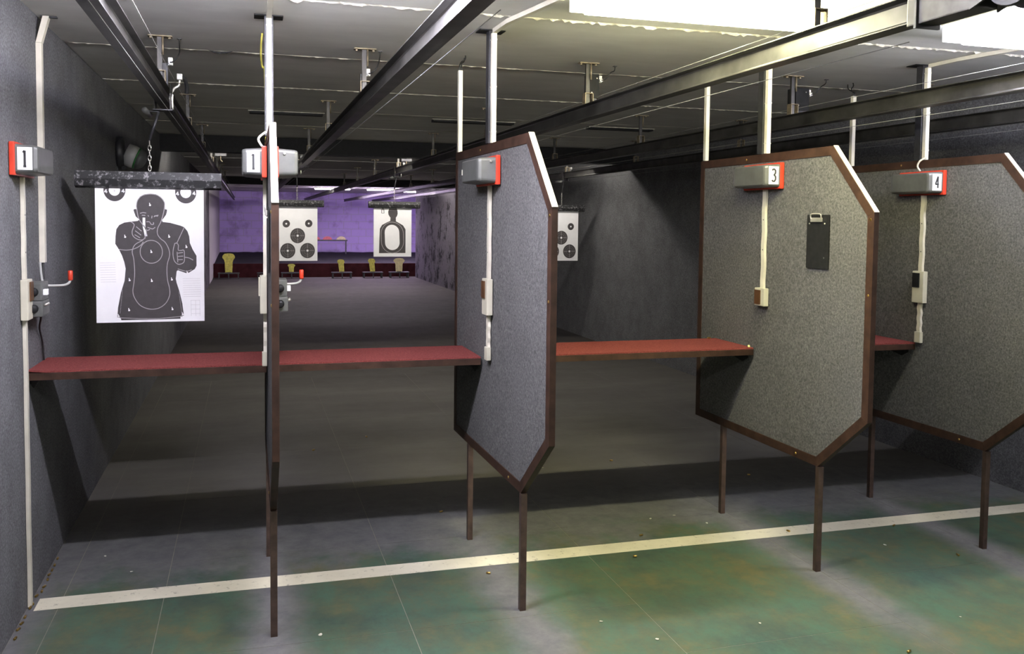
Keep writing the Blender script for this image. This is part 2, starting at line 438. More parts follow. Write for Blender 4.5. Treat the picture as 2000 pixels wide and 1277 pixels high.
# ------------------------------------------------------------------ posts and cable ducts
who = ['the edge-on divider by the first booth', 'the divider with the unnumbered lamp', 'the divider with the clipboard', 'the divider with lamp number four']
for k in range(4):
    t = thing('support_post', 'dark steel post from the ceiling down to '+who[k], 'post', DW(k, T/2, .878, ZT), rot2(k), 'posts holding the dividers')
    hgt = H-ZT
    MB().box(-.018, .018, -.030, .018, .001, hgt-.006).build('post', 'dark_metal', t, .0015)
    MB().box(-.06, .06, -.030, .050, hgt-.0055, hgt-.0005).build('ceiling_plate', 'black', t)
    # white duct on the near side of the post, running on over the ceiling to the luminaires
    d = thing('cable_duct', 'white plastic cable duct up the post of '+who[k], 'cable duct', DW(k, T/2, .828, ZT), rot2(k), 'ducts on the divider posts')
    MB().box(-.011, .011, -.009, .016, .002, hgt-.02).build('upright_duct', 'white_duct', d, .002)
    for z in (.05, .25, .46): MB().box(-.0125, .0125, -.0105, .0168, z, z+.005).build('cable_tie', 'ivory', d)
    mb = MB(); mb.box(-.011, .011, -.22, -.0095, hgt-.022, hgt-.003); mb.build('ceiling_duct', 'white_duct', d, .002)
    dx = .07 if k else .0
    MB().prism([(-.011, -.22), (.011, -.22), (.011+dx, -.68), (-.011+dx, -.68)], lambda a, b, e: (a, b, e), hgt-.022, hgt-.003).build('ceiling_duct', 'white_duct', d)
    # rear duct with loose cables into the ceiling
    if k:
        d = thing('cable_duct', 'short ivory cable duct rising off the rear top of '+who[k], 'cable duct', DW(k, T/2, 1.452, ZT), rot2(k), 'rear ducts of the dividers')
        MB().box(-.011, .011, -.013, .013, .002, .42).build('upright_duct', 'white_duct', d, .002)
        for s in (-.005, .006):
            MB().tube(bez([(s, 0, .415), (s, .0, .44), (s+.02, .06+s*3, .47), (s+.045, .09+s*6, .49), (s+.05, .10+s*6, .511)]), .0035, 6).build('loose_cable', 'cable', d, 0, True)

o = MB().tube(bez([(.940, 1.24, H-.001), (.936, 1.26, 2.42), (.935, 1.32, 2.37), (.942, 1.40, 2.33), (.955, 1.45, 2.30), (.96, 1.46, 1.955)]), .0045, 8).build('earth_cable', 'yellow', None, 0, True)
tag(o, 'loose yellow cable hanging from the ceiling behind the edge-on divider post', 'cable')
# ------------------------------------------------------------------ numbered bulkhead lamps
def digit_strokes(ch):
    if ch == '1': return [[(0, -1), (0, 1)], [(-.28, -1), (.28, -1)], [(0, 1), (-.25, .72)]]
    if ch == '3': return [[(-.45, .78), (-.2, .98), (.15, .98), (.42, .75), (.42, .38), (.15, .08), (-.1, .05)], [(.1, .06), (.45, -.2), (.48, -.62), (.2, -.95), (-.2, -.98), (-.48, -.75)]]
    return [[(.22, -1), (.22, 1)], [(.22, 1), (-.5, -.35)], [(-.56, -.35), (.52, -.35)]]
def bulkhead(label, loc, rotz, mirror, digit, frontbits=False):
    # local: mounting face at x=0, body towards -x (mirror flips), y runs downrange, near end at y=0
    t = thing('bulkhead_lamp', label, 'lamp', loc, rotz, 'bulkhead lamps in the booths')
    s = 1 if mirror else -1
    MB().box(min(s*.002, s*.022), max(s*.002, s*.022), 0, .335, 0, .128).build('base_plate', 'red_plastic', t, .005)
    # housing: tapered prism with rounded corners
    def sec(x, i):
        y0, y1, z0, z1 = .006+i, .329-i*1.4, .008+i*.5, .120-i*.5
        r_ = .014; pts = []
        for (cy, cz, a0) in ((y1-r_, z1-r_, 0), (y0+r_, z1-r_, 90), (y0+r_, z0+r_, 180), (y1-r_, z0+r_, 270)):
            for k in range(4):
                a = R(a0+k*30); pts.append((s*x, cy+r_*math.cos(a), cz+r_*math.sin(a)))
        return pts
    rings = [sec(.0222, 0), sec(.03, .001), sec(.085, .008), sec(.096, .014), sec(.100, .024)]
    n = 16; mb = MB(); vs = [p for r_ in rings for p in r_]; fs = []
    for i in range(len(rings)-1):
        for k in range(n): fs.append((i*n+k, i*n+(k+1) % n, (i+1)*n+(k+1) % n, (i+1)*n+k))
    fs += [tuple(range(n)), tuple((len(rings)-1)*n+k for k in range(n))]
    mb.add(vs, fs).build('housing', 'grey_plastic', t)
    if digit:
        # card glued on the near end, slanted with the housing
        def card(u, v, e): return (s*(.060+u), .0085+(abs(u+.06-.03)*0)+(u+.025)*.13-e, .064+v)
        c = MB().prism([(-.030, -.043), (.020, -.043), (.020, .043), (-.030, .043)], lambda a, b, e: card(a, b, e), .001, .0028).build('number_card', 'card', t)
        mb = MB()
        for st in digit_strokes(digit):
            # viewed from the near end: image right is +x
            mb.ribbon([(-.005+(p[0]*s)*.019, p[1]*.030) for p in st], .0085, lambda a, b: card(a, b, .0036))
        mb.build('number', 'ink', c)
    MB().lathe([(.006, 0), (.004, .008)], lambda a, b, h: (s*(.045+a), .0075-h, .064+b-.05*0+.035), 8).build('catch', 'chrome', t) if not digit else None
    MB().box(min(s*.1003, s*.103), max(s*.1003, s*.103), .285, .293, .05, .075).build('clip', 'filler', t) if frontbits else None
    return t
bulkhead('bulkhead lamp with red base and card 1 on the left felt wall', (0.0, .655, 1.752), 0, True, '1')
def on_div(k, side, y, z): return DW(k, -.0005 if side < 0 else T+.0005, y, z)
bulkhead('bulkhead lamp with red base and card 1 on the edge-on divider', on_div(0, -1, .66, 1.764), rot2(0), False, '1')
bulkhead('plain bulkhead lamp with red base on the far side of the edge-on divider', on_div(0, 1, .66, 1.764), rot2(0), True, None)
bulkhead('scuffed unnumbered grey bulkhead lamp with red base', on_div(1, -1, .66, 1.756), rot2(1), False, None, True)
bulkhead('bulkhead lamp with red base and card 3 above the clipboard divider', on_div(2, -1, .655, 1.768), rot2(2), False, '3')
bulkhead('bulkhead lamp with red base and card 4 on the last divider', on_div(3, -1, .65, 1.758), rot2(3), False, '4')
# lead from the fourth post duct into the lamp
o = MB().tube(bez([DW(3, -.006, .80, ZT+.012), DW(3, -.03, .82, ZT-.006), DW(3, -.032, .835, 1.915), DW(3, -.026, .82, 1.888)]), .005, 8).build('lamp_lead', 'white_duct', None, 0, True)
tag(o, 'short looped white lead into the lamp with card 4', 'cable')
o = MB().tube(bez([DW(0, -.004, .79, ZT+.012), DW(0, -.028, .76, ZT-.01), DW(0, -.034, .74, 1.92), DW(0, -.020, .73, 1.894)]), .005, 8).build('lamp_lead', 'white_duct', None, 0, True)
tag(o, 'short looped grey lead into the lamp with card 1 on the edge-on divider', 'cable')

# switch ducts below the lamps
def switch_duct(label, loc, rotz, s, ztop, zbox1, zbox0, zend, swmat, boxh2=None, foot=False):
    # s=-1: towards -x from the face; origin at box centre on face, z absolute
    t = thing('switch_duct', label, 'switch', (loc[0], loc[1], 0), rotz, 'switch ducts below the lamps')
    bx = lambda d0, d1: (min(s*d0, s*d1), max(s*d0, s*d1))
    a, b = bx(.0022, .016)
    # slightly wavy duct
    def wavy(z1, z0, wd):
        n = 14; mb = MB(); vs = []; fs = []
        for i in range(n+1):
            z = z1+(z0-z1)*i/n; o = .0025*math.sin(i*1.3+z1*9); h = wd/2
            vs += [(a, o-h, z), (b, o-h, z), (b, o+h, z), (a, o+h, z)]
        for i in range(n):
            for j in range(4): fs.append((i*4+j, i*4+(j+1) % 4, (i+1)*4+(j+1) % 4, (i+1)*4+j))
        fs += [(0, 1, 2, 3), (n*4, n*4+1, n*4+2, n*4+3)]
        return mb.add(vs, fs)
    wavy(ztop, zbox1+.0005, .028).build('duct', 'white_duct', t)
    a2, b2 = bx(.0022, .030)
    MB().box(a2, b2, -.042, .042, zbox0, zbox1).build('switch_box', 'ivory', t, .004)
    a3, b3 = bx(.0302, .036)
    sw = MB().box(a3, b3, -.015, .036, max(zbox0+.008, zbox1-.088), zbox1-.010).build('switch_plate', swmat, t, .002)
    for z in (ztop-.15, ztop-.30):
        if z > zbox1+.03: MB().lathe([(.0035, 0), (.003, .001)], lambda p, r_, h, z=z: (s*(.016+h), p, z+r_), 8).build('screw', 'dark_metal', t)
    if zend is not None:
        wavy(zbox0-.0005, zend, .026).build('duct', 'white_duct', t)
    if foot:
        a4, b4 = bx(.0022, .022)
        MB().box(a4, b4, -.022, .022, zend-.06, zend-.0005).build('duct_foot', 'ivory', t, .003)
    return t
switch_duct('ivory duct with brown switch on the clipboard divider', on_div(2, -1, .805, 0), rot2(2), -1, 1.767, 1.275, 1.185, None, 'switch_brown')
switch_duct('ivory duct with brown switch running down to the bench end', on_div(1, -1, .805, 0), rot2(1), -1, 1.755, 1.336, 1.172, 1.025, 'switch_brown', foot=True)
switch_duct('ivory duct with black switch below the lamp with card 4', on_div(3, -1, .805, 0), rot2(3), -1, 1.757, 1.352, 1.182, 1.025, 'black', foot=True)
switch_duct('ivory duct with switch box on the edge-on divider', on_div(0, -1, .805, 0), rot2(0), -1, 1.763, 1.356, 1.196, 1.03, 'ivory', foot=True)
t = switch_duct('long ivory duct down the left felt wall to the floor', (0, .835, 0), 0, 1, 1.751, 1.343, 1.18, .004, 'switch_brown')
# second duct on the wall from the ceiling
t = thing('cable_duct', 'cream cable duct down the left felt wall from the ceiling', 'cable duct', (0, 1.17, 0))
MB().box(.001, .024, -.018, .018, 1.395, 2.34).build('upright_duct', 'white_duct', t, .002)
MB().prism([(2.341, .001), (2.341, .024), (H-.004, .055), (H-.004, .03)], lambda a, b, d: (b, d, a), -.016, .02).build('bent_end', 'white_duct', t)
MB().box(.02, .085, -.012, .012, H-.010, H-.0035).build('ceiling_clip', 'dark_metal', t)
for s in (-.006, .006): MB().tube(bez([(.012, s, 1.40), (.014, s-.004, 1.36), (.018, s-.02, 1.325)]), .004, 6).build('loose_cable', 'cable', t, 0, True)

# control boxes and hooks
def control(label, loc, rotz, group):
    t = thing('control_box', label, 'control box', loc, rotz, group)
    MB().box(.002, .062, 0, .13, .066, .14).build('upper_body', 'grey_plastic', t, .006)
    MB().box(.002, .066, -.004, .13, .0, .0655).build('lower_body', 'grey_plastic', t, .008)
    for z, r_ in ((.102, .018), (.034, .018)):
        MB().lathe([(r_, .0), (r_*.9, .014), (r_*.6, .018)], lambda a, b, h, z=z: (.032+a, -.0045-h if z < .05 else -.0005-h, z+b), 16).build('knob', 'black', t, 0, True)
    MB().box(.0625, .078, .02, .05, .088, .112).build('tag', 'card', t, .002)
    for y in (.02, .04, .06):
        MB().tube([(.0662, y, .046), (.078, y, .052)], [.006, .004], 8).build('toggle', 'chrome', t, 0, True)
    return t
GC = 'lane control boxes'
control('grey control box with black knobs on the left felt wall', (0, .885, 1.185), 0, GC)
control('grey control box behind the edge-on divider', DW(0, T+.002, .905, 1.19), rot2(0), GC)
def hook(label, loc, rotz):
    t = thing('wall_hook', label, 'hook', loc, rotz, 'bent hooks with red tips')
    MB().tube(bez([(.004, 0, .10), (.010, 0, .03), (.018, 0, .003), (.035, 0, 0), (.075, 0, .0), (.10, 0, .003), (.115, 0, .012), (.120, 0, .026)], 6), .0055, 10).build('hook_bar', 'lens', t, 0, True)
    MB().lathe([(.008, .022), (.010, .026), (.010, .060), (.008, .064)], lambda a, b, h: (.1205+a, b, h), 14).build('tip', 'red_plastic', t, 0, True)
    return t
hook('bent grey metal hook with a red tip on the left felt wall', (.022, 1.04, 1.302), 0)
hook('bent grey metal hook with a red tip behind the edge-on divider', DW(0, T+.012, 1.04, 1.302), rot2(0))
o = MB().tube(bez([(.035, .985, 1.187), (.03, 1.02, 1.165), (.014, 1.07, 1.12), (.008, 1.15, 1.05), (.010, 1.17, .966)]), .004, 6).build('hanging_cable', 'cable', None, 0, True)
tag(o, 'thin black cable hanging from the wall control box to the bench', 'cable')

# ------------------------------------------------------------------ clipboards
def clipboard(label, k, y, z):
    t = thing('clipboard', label, 'clipboard', DW(k, -.0022, y, z), rot2(k))
    a = thing
    MB().box(-.005, -.0005, 0, .163, 0, .245).build('board', 'black', t, .001)
    c = MB().box(-.013, -.0052, .045, .128, .212, .232).build('clip', 'chrome', t, .003)
    MB().tube(bez([(-.012, .05, .225), (-.014, .05, .246), (-.014, .086, .25), (-.014, .123, .246), (-.012, .123, .225)]), .003, 8).build('clip_spring', 'chrome', c, 0, True)
    for y_ in (.03, .143): MB().lathe([(.004, 0), (.003, .002)], lambda p, r_, h, y_=y_: (-.0052-h, y_+p, .205+r_), 8).build('rivet', 'chrome', t)
    MB().lathe([(.004, 0), (.003, .001)], lambda p, r_, h: (-.0052-h, .03+p, .05+r_), 8).build('scratch', 'grey_plastic', t)
clipboard('black clipboard with a silver clip hung on the felt divider', 2, .292, 1.396)
clipboard('black clipboard seen edge-on against the first divider', 0, .292, 1.396)

# ------------------------------------------------------------------ benches
BZ, BY0, BY1 = .961, .8894, 1.2798
def face_x(k, side):
    xs = [DW(k, 0 if side < 0 else T, y, 0)[0] for y in (.80, 1.32)]
    return min(xs)-.0025 if side < 0 else max(xs)+.0025
spans = [(.002, face_x(0, -1)), (face_x(0, 1), face_x(1, -1)), (face_x(1, 1), face_x(2, -1)), (face_x(2, 1), face_x(3, -1)), (face_x(3, 1), XR-.002)]
bl = ['red-carpeted shooting bench between the left felt wall and the edge-on divider', 'red-carpeted shooting bench between the edge-on divider and the unnumbered lamp divider',
      'long red-carpeted shooting bench in the wide booth', 'red-carpeted shooting bench between the clipboard divider and the last divider', 'red-carpeted shooting bench against the right wall']
for i, (a, b) in enumerate(spans):
    t = thing('shooting_bench', bl[i], 'bench', ((a+b)/2, BY0, BZ), 0, 'shooting benches along the firing line')
    h = (b-a)/2; D = BY1-BY0
    MB().box(-h, h, .010, D, -.030, -.0075).build('board', 'brown', t, .001)
    # carpet with a slightly wavy front edge
    n = 40; vs = []; fs = []
    for k in range(n+1):
        x = -h+2*h*k/n; e = .0015*math.sin(k*1.7+i)+.001*math.sin(k*.6)
        lift = .006*max(0, 1-k/3.0) if i == 0 else 0
        vs += [(x, .001+e, -.0072+lift), (x, .001+e, -.0005+lift), (x, .012, .0+lift*.6), (x, D, 0), (x, D, -.0072)]
    for k in range(n):
        for j in range(5): fs.append((k*5+j, k*5+(j+1) % 5, (k+1)*5+(j+1) % 5, (k+1)*5+j))
    fs += [(0, 1, 2, 3, 4), tuple(n*5+j for j in range(5))]
    MB().add(vs, fs).build('carpet_top', 'red_carpet', t)
    MB().box(-h, h, .0, .0095, -.038, -.0078).build('front_edge', 'brown', t, .001)
    for s in (-1, 1):
        x0 = s*h
        MB().prism([(.05, -.0305), (.34, -.0305), (.34, -.042), (.10, -.085), (.05, -.06)], yz, x0-s*.003, x0-s*.0005).build('bracket', 'black', t)
tag(MB().lathe([(.004, 0), (.006, .003), (.006, .018), (.004, .022), (.001, .023)], lambda a, b, h: (3.345+a, .905+h*.3+b*.3, BZ+.0065+b), 12).build('earplug', 'foam', None, 0, True), 'small yellow foam earplug on the front corner of the wide bench', 'earplug')
tag(MB().lathe([(.004, 0), (.0045, .004), (.004, .019)], lambda a, b, h: (3.30+h, 1.262+a, BZ+.005+b), 10).build('spent_casing', 'brass', None, 0, True), 'brass casing at the rear corner of the wide bench', 'casing')

# ------------------------------------------------------------------ overhead rails
RX = [.475, 1.445, 2.655, 3.935, 4.85]; RZ0, RZ1 = 2.155, 2.235
nth = ['first', 'second', 'third', 'fourth', 'fifth']
whr = ['over the wall booth', 'over the second booth', 'over the wide booth', 'over the fourth booth', 'beside the right wall']
hang_proto = None
for i, x in enumerate(RX):
    t = thing('overhead_rail', 'dark steel I-beam rail %s' % whr[i], 'rail', (x, -1.06, RZ0), 0, 'target rails below the ceiling')
    L = 27.0+1.06; h = RZ1-RZ0; b, tf, tw = .029, .006, .003
    MB().prism([(-b, 0), (b, 0), (b, tf*.6), (tw*2, tf*1.5), (tw, tf*2.5), (tw, h-tf*2.5), (tw*2, h-tf*1.5), (b, h-tf*.6), (b, h), (-b, h), (-b, h-tf*.6), (-tw*2, h-tf*1.5), (-tw, h-tf*2.5), (-tw, tf*2.5), (-tw*2, tf*1.5), (-b, tf*.6)],
               lambda a, c, d: (a, d, c), 0, L).build('beam', 'steel', t)
    for z, dx in ((RZ1+.045, .05), (RZ0-.035, .028)):
        o = MB().tube([(x+dx, -1.0, z), (x+dx, 7, z-.004), (x+dx, 15, z), (x+dx, 26.8, z)], .0013, 5).build('drive_wire', 'wire', None, 0, True)
        tag(o, 'thin steel drive wire stretched %s the rail %s' % ('above' if z > RZ1 else 'below', whr[i]), 'wire', 'drive wires of the rails')
    for j, y in enumerate((-.60, 1.47, 3.60, 5.74, 7.90, 10.05, 12.2, 14.35)):
        lab = 'T-shaped steel rail hanger '+whr[i]+', '+['above the firing line', 'just past the benches', 'short of the dark slot fittings', 'just short of the first beam', 'just behind the first beam', 'second behind the first beam', 'third behind the first beam', 'last before the second beam'][j]
        if hang_proto is None:
            hg = thing('rail_hanger', lab, 'hanger', (x, y, H), 0, 'hangers of the target rails'); hang_proto = hg
            d = H-RZ1
            MB().box(-.055, .055, -.025, .025, -.006, -.0005).build('ceiling_plate', 'hanger', hg, .001)
            MB().tube([(.012, -.012, -.0062), (.012, -.012, -.09)], .005, 8).build('threaded_rod', 'hanger', hg, 0, True)
            for s in (-.042, .042): MB().lathe([(.008, -.0062), (.007, -.013)], lambda a, c, h, s=s: (s+a, c, h), 6).build('bolt', 'hanger', hg)
            MB().box(-.014, .008, -.005, .012, -d+.0580, -d+.001).build('spacer', 'steel', hg)
            MB().box(-.014, .008, -.005, .012, -d+.062, -.0062).build('drop_bar', 'steel', hg)
            bk = MB()
            bk.box(-.024, -.020, -.022, .022, -d+.001, -d+.058); bk.box(.020, .024, -.022, .022, -d+.001, -d+.058); bk.box(-.024, .024, -.022, .022, -d+.0582, -d+.0618)
            bk.build('saddle', 'hanger', hg)
        else:
            hg = copy_tree(hang_proto); hg.location = (x, y, H); hg['label'] = lab
# motor boxes beside the first hangers
for i, (dx, wd) in enumerate(((.0, 0), (.0, 0), (.085, .055), (.145, .092))):
    x = RX[i]; y = 1.62
    t = thing('motor_box', ('small grey connector block' if i < 2 else 'black motor box') + ' above the rail ' + whr[i], 'motor box', (x+dx, y, RZ1), 0, 'drive units on the rails')
    if wd:
        h0 = .055 if i == 2 else .045
        MB().box(-wd/2, wd/2, -.03, .06, h0, h0+.135).build('case', 'black', t, .004)
        MB().box(-wd/2, wd/2-.01, -.02, .02, .001, h0-.0005).build('foot', 'dark_metal', t)
        for (a, c) in ((-.3, .03), (.25, .11)): MB().lathe([(.004, 0), (.003, -.003)], lambda p, r_, h, a=a, c=c: (a*wd+p, -.0302+h, h0+c+r_), 8).build('screw', 'chrome', t)
        cxx = wd/2
    else:
        MB().box(-.006, .022, -.012, .012, .001, .12).build('bracket', 'dark_metal', t)
        h0 = .02; cxx = .023
    MB().box(cxx+.0003, cxx+.022, -.015, .015, h0+.09, h0+.128).build('connector', 'card', t, .003)
    MB().lathe([(.009, 0), (.009, .02)], lambda a, c, h: (cxx+.012+a, -.0155-h, h0+.10+c), 12).build('gland', 'card', t, 0, True)
    MB().tube(bez([(cxx+.012, -.034, h0+.10), (cxx+.03, -.05, h0+.105), (cxx+.055, -.06, h0+.14), (cxx+.06, -.10, .2), (cxx+.06, -.11, H-RZ1-.001)]), .003, 6).build('lead', 'cable', t, 0, True)
    MB().box(cxx+.05, cxx+.07, -.12, -.10, H-RZ1-.004, H-RZ1-.0005).build('ceiling_rose', 'dark_metal', t)
# grey boxes lit behind the first beam
for i in (0, 1, 2):
    o = thing('junction_box', 'pale grey junction box behind the first ceiling beam, above the rail '+whr[i], 'junction box', (RX[i]+.10, 7.93, RZ1), 0, 'junction boxes behind the beam')
    MB().box(-.065, .065, -.03, .04, .075, .155).build('case', 'dark_metal', o, .004)
    MB().box(-.02, .02, -.02, .02, .1552, H-RZ1-.0005).build('stem', 'dark_metal', o)
    MB().tube([(.0, -.01, .074), (.0, -.01, .03), (.02, -.01, .012)], .006, 8).build('ring_bar', 'hanger', o)
# pulley on the near end of the third rail
t = thing('drive_pulley', 'black drive pulley and housing on the near end of the rail over the wide booth', 'pulley', (RX[2], -1.36, 2.19))
MB().box(-.034, .034, .05, .299, -.045, .05).build('end_housing', 'steel', t, .004)
MB().box(-.040, .040, .255, .264, -.055, .06).build('joint_plate', 'dark_metal', t)
MB().lathe([(.03, -.035), (.092, -.035), (.095, -.028), (.078, -.012), (.078, .012), (.095, .028), (.092, .035), (.03, .035)], lambda a, b, h: (h, -.06+a, .03+b), 40).build('pulley_wheel', 'dark_metal', t, 0, False)
MB().tube([(-.06, -.06, .03), (.06, -.06, .03)], .014, 14).build('axle', 'chrome', t)
for s in (-1, 1): MB().prism([(-.09, -.0), (.06, -.05), (.06, .05), (-.09, .06)], yz, s*.040, s*.046).build('cheek_plate', 'steel', t)
MB().box(-.02, .02, .06, .10, .0505, H-2.19-.001).build('drop_bar', 'steel', t)

# ------------------------------------------------------------------ targets
def homog(src):     # paper corners in drawing pixels (TL, TR, BR, BL) -> unit square u right, v down (bilinear inverse)
    tl, tr, br, bl_ = [Vector(p) for p in src]
    def f(x, y):
        u = v = .5; p = Vector((x, y))
        for _ in range(12):
            q_ = tl*(1-u)*(1-v)+tr*u*(1-v)+br*u*v+bl_*(1-u)*v
            du = (tr-tl)*(1-v)+(br-bl_)*v; dv = (bl_-tl)*(1-u)+(br-tr)*u
            e = p-q_; det = du.x*dv.y-du.y*dv.x
            u += (e.x*dv.y-e.y*dv.x)/det; v += (du.x*e.y-du.y*e.x)/det
        return u, v
    return f
def circ(cx_, cy_, r_, n=36, a0=0, a1=360): return [(cx_+r_*math.cos(R(a0+(a1-a0)*k/n)), cy_+r_*math.sin(R(a0+(a1-a0)*k/n))) for k in range(n)]
def carrier(label_c, i, y, bx0, bx1, ztop, hgt):
    """trolley, chain and clamp bar below a rail"""
    x = RX[i]; xc = (bx0+bx1)/2
    t = thing('target_carrier', label_c, 'target carrier', (x, y, RZ0), 0, 'target carriers on the rails')
    for s in (-1, 1):
        MB().prism([(-.05, -.03), (.05, -.03), (.05, .045), (.02, .095), (-.02, .095), (-.05, .045)], yz, s*.034, s*.038).build('side_plate', 'steel', t)
        for yy in (-.03, .03): MB().lathe([(.014, .030), (.016, .0335)], lambda a, b, h, s=s, yy=yy: (s*h, yy+a, .022+b), 14).build('wheel', 'chrome', t, 0, True)
    MB().box(-.045, .045, -.04, .04, -.036, -.0305).build('bottom_plate', 'dark_metal', t)
    MB().tube([(-.075, -.10, -.045), (-.075, .12, -.045)], .014, 12).build('buffer_tube', 'grey_plastic', t, 0, True)
    MB().box(-.075, -.02, -.01, .01, -.043, -.0365).build('arm', 'dark_metal', t)
    MB().tube(bez([(.045, -.02, -.03), (.045, -.02, .06), (.075, -.02, .09), (.078, -.02, .115)], 5), .006, 8).build('guide_rod', 'chrome', t, 0, True)
    MB().box(.066, .092, -.035, .0, .116, .146).build('guide_cap', 'lens', t, .004)
    MB().tube(bez([(.08, .0, .14), (.10, .02, .125), (.108, .04, .09), (.106, .05, .06)], 5), .010, 8).build('guide_hose', 'black', t, 0, True)
    dz = ztop-RZ0+.09
    hx = xc-x
    MB().tube([(hx*.3, 0, -.036), (hx, 0, (dz-.036)*.5)], .007, 8).build('hanger_rod', 'dark_metal', t, 0, True)
    nl = 6; z0 = (dz-.036)*.5; st = (z0-dz)/nl
    for k in range(nl):
        zc = z0-(k+.5)*st; pts = []
        for a in range(10):
            an = 2*math.pi*a/10; p = (.007*math.cos(an), st*.62*math.sin(an))
            pts.append((hx+(p[0] if k % 2 else 0), (0 if k % 2 else p[0]), zc+p[1]))
        MB().tube(pts+[pts[0]], .0025, 5, False).build('chain_link', 'chrome', t, 0, True)
    bar = [(-.03, -.035), (-.036, 0), (-.028, .038), (.028, .038), (.036, 0), (.03, -.035), (.004, -.045), (-.004, -.045)]
    MB().prism(bar, lambda a, b, d: (d, a, dz-.045+b), bx0-x, bx1-x).build('clamp_bar', 'chipped', t)
    return t
def paper(label, x0, x1, y, z1, z0, group=None):
    t = thing('paper_target', label, 'target', ((x0+x1)/2, y, z0), 0, 'paper targets hung from the carriers')
    wd, hg = x1-x0, z1-z0
    n = 12; vs = []; fs = []
    bow = lambda u: 0.0
    for k in range(n+1):
        u = k/n; vs += [(-wd/2+wd*u, -bow(u), 0), (-wd/2+wd*u, -bow(u), hg), (-wd/2+wd*u, -bow(u)+.0012, hg), (-wd/2+wd*u, -bow(u)+.0012, 0)]
    for k in range(n):
        for j in range(4): fs.append((k*4+j, k*4+(j+1) % 4, (k+1)*4+(j+1) % 4, (k+1)*4+j))
    fs += [(0, 1, 2, 3), tuple(n*4+j for j in range(4))]
    sh = MB().add(vs, fs).build('sheet', 'paper', t)
    def place(layer):
        return lambda u, v: (-wd/2+wd*u, -bow(min(max(u, 0), 1))-.0006-layer*.0006, hg*(1-v))
    return t, sh, place, wd, hg

Y1 = 1.60
carrier('target carrier with chain and chipped black bar holding the silhouette man target', 0, Y1, .075, .745, 1.735, 0)
t, sh, place, wd, hg = paper('paper target printed with a dark man aiming a handgun', .160, .660, Y1, 1.735, 1.078)
f = homog([(203, 160), (1048, 188), (1010, 1193), (165, 1170)])
def pts_uv(pl): return [f(*p) for p in pl]
asp = hg/wd
def fill(name, polys, mat, layer, parent=None):
    mb = MB(); parent = parent or sh
    for pl in polys: mb.poly(pts_uv(pl), place(layer))
    return mb.build(name, mat, parent)
def strokes(name, lines, wpx, mat, layer, parent=None):
    parent = parent or sh
    # widths in drawing pixels
    mb = MB()
    for ln in lines:
        closed = ln[0] == ln[-1] and len(ln) > 3
        pl = ln[:-1] if closed else ln
        n = len(pl); L = []; Q = []
        for i in range(n):
            a = Vector(pl[(i-1) % n] if closed or i else pl[i]); b = Vector(pl[(i+1) % n] if closed or i < n-1 else pl[i])
            d = (b-a).normalized(); nn = Vector((-d.y, d.x))*wpx*.5
            L.append(Vector(pl[i])+nn); Q.append(Vector(pl[i])-nn)
        vs = [place(layer)(*f(*p)) for p in L]+[place(layer)(*f(*p)) for p in Q]
        mb.add(vs, [(i, (i+1) % n, (i+1) % n+n, i+n) for i in range(n if closed else n-1)])
    return mb.build(name, mat, parent)
body = [(325, 1135), (335, 1060), (362, 950), (395, 860), (408, 770), (400, 720), (385, 670), (365, 625), (338, 580), (343, 520), (352, 470), (375, 440), (415, 422), (470, 416), (518, 412), (532, 402), (520, 392), (505, 378), (496, 350), (490, 328), (500, 322), (513, 324), (512, 290), (520, 260), (545, 228), (580, 212), (625, 207), (670, 213), (705, 232), (728, 258), (737, 290), (736, 328), (752, 332), (748, 352), (742, 370), (722, 395), (708, 410), (712, 424), (770, 432), (850, 455), (880, 468), (905, 500), (917, 540), (920, 590), (940, 640), (968, 690), (965, 765), (950, 790), (890, 823), (850, 808), (815, 795), (805, 802), (795, 860), (800, 890), (820, 960), (838, 1050), (846, 1145), (818, 1147), (818, 1168), (355, 1158), (350, 1137)]
fill('silhouette', [body], 'print', 1)
def cr(pl, n=5): return [(p.x, p.y) for p in bez([(a, b, 0) for a, b in pl], n)]
score = cr([(514, 300), (520, 360), (530, 400), (555, 440), (575, 470), (583, 495), (572, 530), (550, 558), (490, 590), (465, 640), (474, 700), (476, 800), (466, 880), (455, 940), (465, 990), (500, 1045), (550, 1075), (605, 1085), (660, 1075), (710, 1040), (740, 985), (742, 930), (730, 870), (728, 800), (735, 740), (755, 680), (750, 630), (725, 580), (690, 550), (668, 515), (672, 470), (700, 420), (724, 350), (735, 290), (726, 262), (704, 236), (670, 217), (625, 211), (580, 216), (547, 232), (523, 262), (514, 300)])
ring = circ(613, 648, 87); ring.append(ring[0])
arm = cr([(365, 622), (420, 630), (480, 622), (530, 598), (555, 570)])
hand = cr([(465, 417), (490, 440), (472, 490), (478, 525), (510, 550), (545, 556), (575, 540)])
lines = [score, ring, arm, hand, [(505, 455), (545, 490)], [(495, 485), (540, 520)], [(490, 515), (530, 540)],
         [(880, 470), (815, 590)], cr([(800, 590), (785, 640), (783, 690), (795, 730), (825, 750), (865, 735), (872, 690), (870, 645), (845, 645), (825, 640), (828, 605), (815, 588), (800, 590)]),
         [(815, 655), (817, 735)], [(820, 665), (862, 660)], [(820, 690), (862, 688)], [(820, 715), (858, 715)], cr([(872, 697), (910, 705), (940, 722)]), cr([(815, 785), (860, 800), (890, 805), (925, 795)])]
strokes('outline', lines, 6, 'print_line', 2)
face = [[(540, 355), (562, 350), (587, 354)], [(552, 370), (580, 372)], [(600, 372), (606, 380)], [(645, 384), (662, 376), (682, 372)], [(650, 376), (678, 380)], [(632, 376), (628, 395)], cr([(585, 420), (610, 422), (622, 440), (640, 440), (640, 425)]), cr([(592, 462), (615, 470), (632, 475), (652, 463)]), cr([(575, 470), (590, 485), (610, 478)])]
